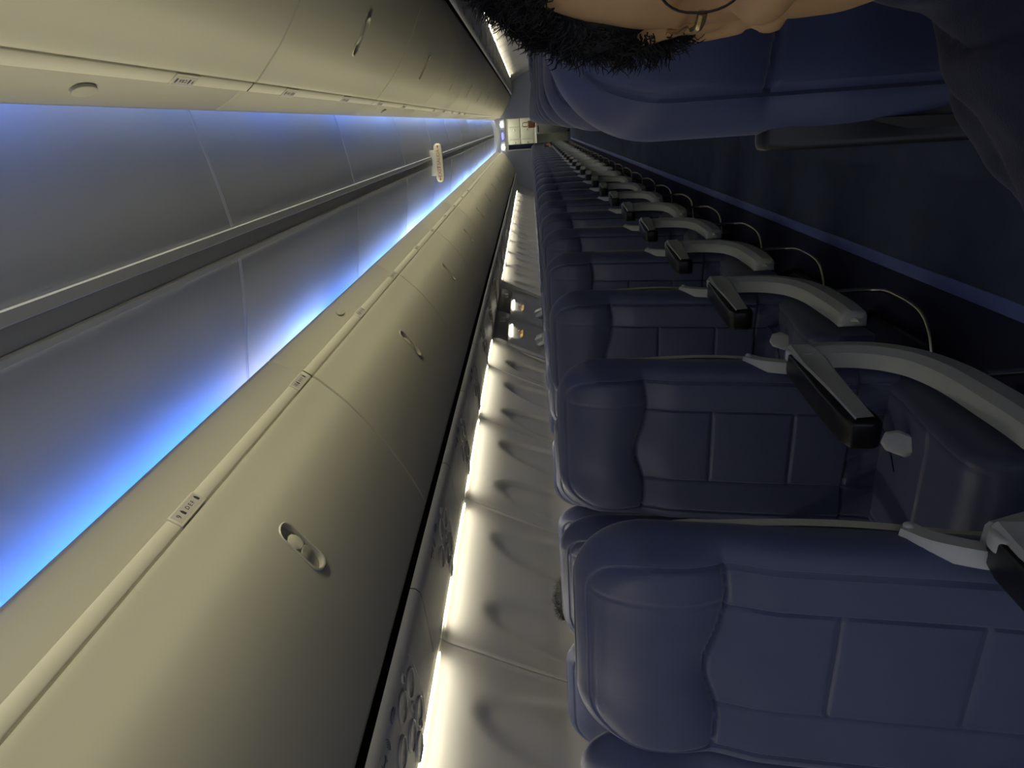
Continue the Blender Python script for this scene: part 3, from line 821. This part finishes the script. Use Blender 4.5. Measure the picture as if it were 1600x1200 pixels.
def head_solid(f, tr):
    n = 56; rows = []
    for z, w, yf, yb in LV:
        r = []
        cy = 0.01
        for i in range(n):
            a = 2*PI*i/n; c_, s_ = math.cos(a), math.sin(a)
            x = w*math.copysign(abs(c_)**.72, c_)
            yy = (cy+(yb-cy)*s_) if s_ > 0 else (cy-(cy-yf)*abs(s_)**.82)
            r.append(tr(Vector((x, yy, z))))
        rows.append(r)
    f.grid(rows, cu=True, flip=True)
    o = len(f.v); f.f += [tuple(range(o-n, o))[::-1], tuple(range(o-len(rows)*n, o-len(rows)*n+n))]; f.mi += [0, 0]
    def B(c, r):
        b = MB().ball(c, r, 18, 12); f.add([tr(Vector(v)) for v in b.v], b.f)
    B((0, -.098, -.040), (.0165, .016, .013)); B((-.013, -.092, -.043), (.010, .012, .009)); B((.013, -.092, -.043), (.010, .012, .009))
    g = MB(); caps(g, [(0, -.083, .008), (0, -.092, -.015), (0, -.100, -.036)], [.008, .0095, .012]); f.add([tr(Vector(v)) for v in g.v], g.f)
    for s in (-1, 1):
        g = MB(); caps(g, [(s*.012, -.083, .019), (s*.032, -.082, .024), (s*.052, -.070, .016)], [.008, .010, .007]); f.add([tr(Vector(v)) for v in g.v], g.f)   # brow
        B((s*.048, -.062, -.028), (.020, .020, .016))   # cheekbone
        # ear: rim, bowl and lobe
        g = MB(); caps(g, spline([(s*.074, .014, -.022), (s*.079, .006, .008), (s*.085, .016, .018), (s*.088, .030, .014), (s*.086, .030, -.008), (s*.081, .020, -.028), (s*.078, .012, -.036)], 4), [.0055]*25); f.add([tr(Vector(v)) for v in g.v], g.f)
        B((s*.0765, .014, -.006), (.006, .015, .026)); B((s*.0765, .010, -.052), (.0065, .008, .009))
    g = MB(); caps(g, [(-.024, -.083, -.070), (-.01, -.090, -.066), (0, -.090, -.068), (.01, -.090, -.066), (.024, -.083, -.070)], [.003, .006, .006, .006, .003]); f.add([tr(Vector(v)) for v in g.v], g.f)
    g = MB(); caps(g, [(-.022, -.083, -.073), (0, -.088, -.0775), (.022, -.083, -.073)], [.004, .0075, .004]); f.add([tr(Vector(v)) for v in g.v], g.f)
def remeshed(f, name, m, vox, it=2):
    o = obj('tmp', f, None, m, recalc=True)
    r = o.modifiers.new('r', 'REMESH'); r.mode = 'VOXEL'; r.voxel_size = vox; r.use_smooth_shade = True
    s = o.modifiers.new('s', 'SMOOTH'); s.iterations = it; s.factor = .5
    me = evaluated(o); bpy.data.objects.remove(o); me.name = name
    me.materials.clear(); me.materials.append(m)
    me.polygons.foreach_set('use_smooth', [True]*len(me.polygons)); return me
def hand_solid(f, wrist, d, palm, side, thumb_sign=1, curl=.5):
    """palm and five separate fingers; d = pointing direction, palm = palm normal, side = across the knuckles towards the thumb"""
    d, palm, side = [Vector(q).normalized() for q in (d, palm, side)]; w = Vector(wrist)
    caps(f, [w, w+d*.03, w+d*.075], [.024, .030, .030], 12)
    caps(f, [w+d*.035+side*.02, w+d*.085+side*.026], [.018, .014]); caps(f, [w+d*.035-side*.02, w+d*.080-side*.026], [.018, .014])
    for i, (o_, L) in enumerate(((.030, .070), (.010, .080), (-.010, .074), (-.029, .058))):
        p = w+d*.085+side*o_; q = [p]; ang = 0
        for seg in (.45, .32, .23):
            ang += curl*(.7 if seg == .45 else 1.); p = p+(d*math.cos(ang)+palm*math.sin(ang))*L*seg; q.append(p)
        caps(f, q, [.0092, .0088, .0082, .0072], 10)
    p = w+d*.028+side*.030
    caps(f, [p, p+d*.022+side*.024+palm*.01, p+d*.048+side*.030+palm*.026, p+d*.066+side*.024+palm*.036], [.013, .0115, .0100, .0085], 10)
def hair_mesh(tr, region, nst, L, R0, seed, m, cap=.010):
    rnd = random.Random(seed); f = MB()
    # scalp volume
    n, mm = 60, 40; 
    def surf(u, v):
        # interpolate head loops
        zz = LV[0][0]+(LV[-1][0]-LV[0][0])*v
        for a, b in zip(LV, LV[1:]):
            if a[0] >= zz >= b[0]:
                t = (a[0]-zz)/(a[0]-b[0]); w, yf, yb = [a[k]+(b[k]-a[k])*t for k in (1, 2, 3)]
                break
        c_, s_ = math.cos(u), math.sin(u)
        return Vector((w*math.copysign(abs(c_)**.72, c_), .01+((yb-.01)*s_ if s_ > 0 else -(.01-yf)*abs(s_)**.82), zz))
    ctr = Vector((0, .01, .02))
    grid = []
    for j in range(mm+1):
        r = []
        for i in range(n):
            p = surf(2*PI*i/n, min(.999, .001+.80*j/mm)); w = region(p); nn = (p-ctr).normalized()
            h = -.006+(cap+.006)*w*(1+.35*noise.noise(p*55+Vector((seed, 0, 0))))
            r.append(tr(p+nn*h))
        grid.append(r)
    f.grid(grid, cu=True, flip=True)
    o = len(f.v); f.f.append(tuple(range(o-(mm+1)*n, o-mm*n))); f.mi.append(0)
    k = 0
    while k < nst:
        p = surf(rnd.uniform(0, 2*PI), rnd.uniform(0, .8)**1.0); w = region(p)
        if w < .2 or rnd.random() > w: continue
        k += 1
        n0 = (p-ctr).normalized(); q0 = p*34+Vector((seed, 0, 0))
        cl = Vector((noise.noise(q0), noise.noise(q0+Vector((9, 4, 1))), noise.noise(q0+Vector((3, 8, 7)))))
        nn = n0*(.30+.5*w)+cl*1.9+Vector((rnd.gauss(0, .22), rnd.gauss(0, .22), rnd.gauss(0, .22)))+Vector((0, -.15, .1)); nn.normalize()
        if nn.dot(n0) < .12: nn = (nn+n0*(.25-nn.dot(n0))).normalized()
        a = nn.orthogonal().normalized(); b = nn.cross(a); ln = L*(.40+.60*w*w)*rnd.uniform(.6, 1.15); tw = rnd.uniform(.6, 1.3); ph = 6.28*noise.noise(q0*.6); rr = R0*rnd.uniform(.7, 1.2)
        pts = []
        for t in range(9):
            q = t/8; g = rr*min(1, q*2.0)
            pts.append(tr(p+n0*cap*w*.9+nn*ln*q+a*g*math.cos(ph+tw*6.28*q)+b*g*math.sin(ph+tw*6.28*q)))
        f.tube(pts, [.00042]*6+[.00036, .0003, .00015], 3, caps=False)
    return f.mesh('hair', m)
def region_short(p):
    # crown, temples and nape; bare face
    x, y, z = p
    line = .071 if y < -.02 else (.071-.079*smooth(-.02, .015, y))
    if y > .015: line = -.008-.075*smooth(.015, .07, y)
    side = abs(x)/.076
    if y < -.02: line -= .058*smooth(.80, 1.0, side)
    return smooth(line-.010, line+.014, z)

def make_near_person():
    HC = Vector((0, 0, 0))
    Rz = Matrix.Rotation(math.radians(-15), 3, 'Z'); Ry = Matrix.Rotation(math.radians(1.5), 3, 'Y'); Rx = Matrix.Rotation(math.radians(-4), 3, 'X')
    RR = Rz @ Ry @ Rx
    S = 1.07
    HC = Vector((.3690, .3427, 1.2093))-RR @ Vector((-.0655, -.084, .003))*S
    tr = lambda v: HC+RR @ (v*S)
    P = empty('person', (.53, .60, 0), 'curly-haired person in glasses and dark navy fleece leaning in beside the camera', 'person')
    loc = Vector(P.location)
    T = lambda v: tr(v)-loc
    f = MB(); head_solid(f, T)
    L = lambda x, y, z: Vector((x, y, z))-loc
    neck = L(.505, .555, 1.0)
    caps(f, [T(Vector((0, .03, -.03))), T(Vector((0, .035, -.09))), neck, L(.525, .60, .93)], [.052, .052, .058, .065])
    # trunk inside the clothes
    caps(f, [L(.53, .61, .90), L(.535, .62, .70), L(.54, .62, .54)], [.10, .11, .12])
    # right arm reaches for the camera, left rests
    caps(f, [L(.37, .58, .89), L(.20, .33, .82), L(.37, .06, .95), L(.455, -.09, 1.10)], [.045, .040, .033, .026])
    hand_solid(f, L(.455, -.09, 1.13), (.1, -.45, .9), (-1, -.2, .1), (0, -1, -.2), curl=.45)
    caps(f, [L(.68, .63, .93), L(.74, .56, .70), L(.68, .36, .60), L(.62, .28, .57)], [.045, .042, .034, .027])
    hand_solid(f, L(.615, .275, .575), (-.5, -.85, -.1), (0, 0, -1), (-.8, .4, 0), curl=.35)
    for x in (.45, .62):
        caps(f, [L(x, .60, .52), L(x, .18, .53), L(x, .12, .10)], [.07, .055, .042])
    body = remeshed(f, 'body', M['skin'], .0035, 3)
    obj('body', body, P)
    # eyes
    for s in (-1, 1):
        g = MB(); g.ball((0, 0, 0), .0118, 18, 12)
        e = obj('eye', MB().add([T(Vector(v)+Vector((s*.032, -.0715, 0))) for v in g.v], g.f), P, M['eye'])
        g = MB(); g.ball((s*.032, -.0800, 0), (.0056, .0040, .0056), 14, 8); obj('iris', MB().add([T(Vector(v)) for v in g.v], g.f), e, M['iris'])
    # hair
    hm = hair_mesh(T, region_short, 28000, .0165, .0024, 3, M['hair'], .0095)
    obj('hair', hm, P)
    # stubble-short sideburn is part of the hair region
    # glasses
    g = obj('glasses', MB().tube([T(Vector((-.0085, -.104, .004))), T(Vector((0, -.108, .007))), T(Vector((.0085, -.104, .004)))], .0014, 8), P, M['gold'])
    for s in (-1, 1):
        ring = []
        for i in range(40):
            a = 2*PI*i/40; ring.append(Vector((s*.0325+.0245*math.copysign(abs(math.cos(a))**.8, math.cos(a)), -.1035+.010*(abs(s*.0325+.0245*math.cos(a))/.058)**2, +.005+.0205*math.copysign(abs(math.sin(a))**.8, math.sin(a)))))
        pts = [T(v) for v in ring]+[T(ring[0]), T(ring[1])]
        obj('lens_rim', MB().tube(pts, .0006, 8), g, M['rim'])
        q = MB(); c = T(Vector((s*.0325, -.1025, .005)))
        q.grid([[T(v) for v in ring], [c]*40], cu=True)
        bm = bmesh.new(); 
        lm_ = q.mesh('lens', M['lens']); so = obj('lens', lm_, g); md = so.modifiers.new('s', 'SOLIDIFY'); md.thickness = .001
        tp = spline([Vector((s*.0570, -.0935, .003)), Vector((s*.0620, -.0895, .003)), Vector((s*.0650, -.078, .003)), Vector((s*.0668, -.06, .003)), Vector((s*.0738, -.03, .003)), Vector((s*.0775, .0, .004)), Vector((s*.0785, .02, .0)), Vector((s*.076, .035, -.02))], 5)
        obj('temple', MB().tube([T(v) for v in tp], [.0023]*12+[.0014]*(len(tp)-12), 8), g, M['gold'])
    # fleece: separate garment over the body
    f = MB()
    caps(f, [L(.53, .60, .97), L(.535, .615, .78), L(.54, .62, .56)], [.135, .150, .155], 20)
    caps(f, [L(.375, .59, .875), L(.53, .61, .90), L(.68, .62, .89)], [.075, .085, .075], 18)
    caps(f, [L(.365, .57, .875), L(.258, .46, .85), L(.185, .33, .82)], [.082, .083, .080], 18)
    caps(f, [L(.185, .33, .82), L(.26, .20, .87), L(.385, .04, .96), L(.44, -.05, 1.06)], [.080, .066, .054, .045], 16)
    caps(f, [L(.68, .62, .92), L(.735, .56, .72), L(.70, .42, .62), L(.655, .33, .59)], [.082, .07, .056, .044], 16)
    caps(f, [L(.47, .58, .99), L(.52, .62, 1.0), L(.57, .60, .99)], [.045, .05, .045], 14)
    gm = remeshed(f, 'fleece', M['fleece'], .006, 4)
    nrm = [v.normal.copy() for v in gm.vertices]
    for v in gm.vertices:
        p = v.co.copy(); nz = noise.noise(p*9)*.008-(1-min(1, abs(noise.noise(Vector((p.x*13+p.z*9, p.y*6, p.z*15))))*3.2))**2*.011+noise.noise(p*30+Vector((4, 1, 2)))*.003
        v.co = p+nrm[v.index]*nz
    obj('fleece', gm, P)
    f = MB()
    for x in (.45, .62):
        caps(f, [L(.54+(x-.535)*.8, .62, .535), L(x, .40, .53), L(x, .17, .515), L(x, .13, .30), L(x, .12, .09)], [.10, .088, .07, .062, .06], 16)
    obj('trousers', remeshed(f, 'trousers', M['trousers'], .009, 3), P)
    for x in (.45, .62):
        f = MB(); caps(f, [L(x, .14, .055), L(x, .02, .045), L(x, -.07, .04)], [.045, .042, .034]); obj('shoe', f, P, M['black'])
make_near_person()

def simple_people():
    """one seated figure, reused with its own colours"""
    T = lambda v: Vector((0, -.10, 1.115))+v
    f = MB(); head_solid(f, T)
    caps(f, [(0, -.06, 1.07), (0, -.04, .98), (0, -.03, .90)], [.05, .052, .06])
    caps(f, [(0, -.06, .86), (0, -.07, .52)], [.10, .12])
    for s in (-1, 1):
        caps(f, [(s*.17, -.05, .88), (s*.238, -.11, .80), (s*.16, -.34, .74)], [.045, .042, .027])
        hand_solid(f, (s*.15, -.345, .74), (-s*.3, -.9, -.2), (0, 0, -1), (-s, 0, 0), curl=.4)
        caps(f, [(s*.09, -.10, .50), (s*.10, -.50, .52), (s*.10, -.52, .08)], [.07, .055, .042])
    body = remeshed(f, 'body', M['skinpale'], .008, 2)
    hair = hair_mesh(T, region_short, 900, .02, .004, 9, M['hair'], .014)
    f = MB(); caps(f, [(0, -.06, .93), (0, -.07, .56)], [.13, .145], 16); caps(f, [(-.17, -.05, .87), (0, -.05, .89), (.17, -.05, .87)], [.06, .075, .06], 14)
    for s in (-1, 1): caps(f, [(s*.18, -.05, .865), (s*.225, -.07, .78)], [.065, .06], 12)
    shirt = remeshed(f, 'shirt', M['darkcloth'], .012, 2)
    f = MB()
    for s in (-1, 1): caps(f, [(s*.08, -.10, .52), (s*.10, -.48, .53), (s*.10, -.53, .30), (s*.10, -.53, .08)], [.095, .07, .06, .055], 12)
    trousers = remeshed(f, 'trousers', M['trousers'], .012, 2)
    def place(x, k, dz, hairm, shirtm, label, turn=0, dx=0, sc=1., dy=0):
        P = empty('person', (x+dx, YP+PITCH*k+dy, dz), label, 'person', 'seated passengers farther back', rotz=turn)
        P.scale = (sc, sc, sc)
        for n, me, m in (('body', body, M['skinpale']), ('hair', hair, hairm), ('shirt', shirt, shirtm), ('trousers', trousers, M['trousers'])):
            o = obj(n, me, P); o.material_slots[0].link = 'OBJECT'; o.material_slots[0].material = m
    place(-SX[2], 2, .026, M['hair'], M['darkcloth'], 'passenger by the window whose dark hair tuft shows above the nearest seat tops', sc=1.015, dy=-.08)
    place(-SX[1], 11, 0, M['hair'], M['darkcloth'], 'passenger whose dark hair shows above the seat tops halfway down', sc=1.01)
    place(SX[0]+.018, 6, 0, M['hair'], M['darkcloth'], 'passenger whose nearer bare elbow juts into the aisle', dx=-.012)
    place(SX[0]+.018, 12, 0, M['hair'], M['cart'], 'passenger whose farther bare elbow juts into the aisle', dx=-.035)
    place(SX[0]+.018, 9, 0, M['hairbrown'], M['darkcloth'], 'brown-haired passenger showing above the seat tops behind the curly-haired person')
    place(-SX[0], 22, 0, M['hair'], M['darkcloth'], 'passenger in dark clothes in a far aisle seat near the galley', dx=.06)
simple_people()

# ------------------------------------------------------------------ light
def area(name, loc, direction, sx, sy, power, color, spread=PI):
    l = bpy.data.lights.new(name, 'AREA'); l.shape = 'RECTANGLE'; l.size = sx; l.size_y = sy; l.energy = power; l.color = color; l.spread = spread
    o = bpy.data.objects.new(name, l); COL.objects.link(o); o.location = loc
    d = Vector(direction).normalized(); z = -d; y = Vector((0, 1, 0)); x = y.cross(z).normalized(); y = z.cross(x)
    o.matrix_world = Matrix(((x.x, y.x, z.x, loc[0]), (x.y, y.y, z.y, loc[1]), (x.z, y.z, z.z, loc[2]), (0, 0, 0, 1)))
    return o
K = 1.0
SEG = 1.71
y = Y0; i = 0
while y < YE-1:
    for s in (-1, 1):
        if y > 3.2: area('far_ceiling_fill', (s*.70, y+SEG/2, 2.335), (-s*.8, 0, .45), .03, SEG*.9, .7*K*smooth(2.5, 6, y), (1, .96, .88))  # added fill lamp, hidden, brightens the farther ceiling and seats
        area('cove_white', (s*.62, y+SEG/2, 2.374), (-s, 0, -.50), .022, SEG*.98, 2.95*K*(1+.3*smooth(3, 8, y)), (1, .92, .60), math.radians(57))
    y += SEG; i += 1
rnd = random.Random(12)
y = Y0; BS = .57
while y < YE-1:
    for s in (-1, 1):
        pale = rnd.random()
        c_ = (.03+.16*pale*pale, .18+.17*pale, 1.)
        pw = (.95 if s < 0 else .72)*rnd.uniform(.45, 1.25)
        if s < 0 and 2.25 < y+BS/2 < 2.75: c_ = (.40, .50, 1.); pw = .5
        if s < 0 and y+BS/2 < 2.2: c_ = (.025, .19, 1.); pw = 1.05
        far = smooth(2.8, 6.5, y)
        pw *= 1+.45*far; c_ = (c_[0]+.03*far, c_[1]+.05*far, 1.)
        area('cove_blue', (s*.585, y+BS/2, 2.326), (-s*.15, 0, 1), .02, BS*.96, pw*K, c_)
    y += BS
area('galley_lamp', (0, YE+.8, 2.25), (0, 0, -1), .8, .8, 10*K, (1, .95, .82))
w = bpy.data.worlds.new('world'); SC.world = w; w.use_nodes = True
w.node_tree.nodes['Background'].inputs[0].default_value = (.80, .84, 1, 1); w.node_tree.nodes['Background'].inputs[1].default_value = .27*K

# ------------------------------------------------------------------ camera
F, VX, VY, RHO = 1000., 826., 190., .07
px, py = (VX-800)/F, (600-VY)/F
d = Vector((px, py, -1)).normalized()
# cabin 'up' in camera space, from the roll of the phone
ux = -1.; a1, b1 = 1., py-RHO*px; r1 = RHO*ux; a2, b2 = py, -1.; r2 = -px*ux
det = a1*b2-b1*a2; uy = (r1*b2-b1*r2)/det; uz = (a1*r2-r1*a2)/det
U = Vector((ux, uy, uz)).normalized(); X = d.cross(U)
R3 = Matrix((X, d, U))      # camera space -> cabin space
cam = bpy.data.cameras.new('camera'); cam.sensor_fit = 'HORIZONTAL'; cam.sensor_width = 36.; cam.lens = 36.*F/1600; cam.clip_start = .01
co = bpy.data.objects.new('camera', cam); COL.objects.link(co)
co.matrix_world = Matrix.Translation((.335, 0, 1.29)) @ R3.to_4x4()
SC.camera = co
SC.view_settings.view_transform = 'Standard'; SC.view_settings.look = 'None'; SC.view_settings.gamma = 1; SC.view_settings.exposure = .92
SC.cycles.use_denoising = True; SC.cycles.max_bounces = 8; SC.cycles.diffuse_bounces = 5; SC.cycles.sample_clamp_indirect = 6
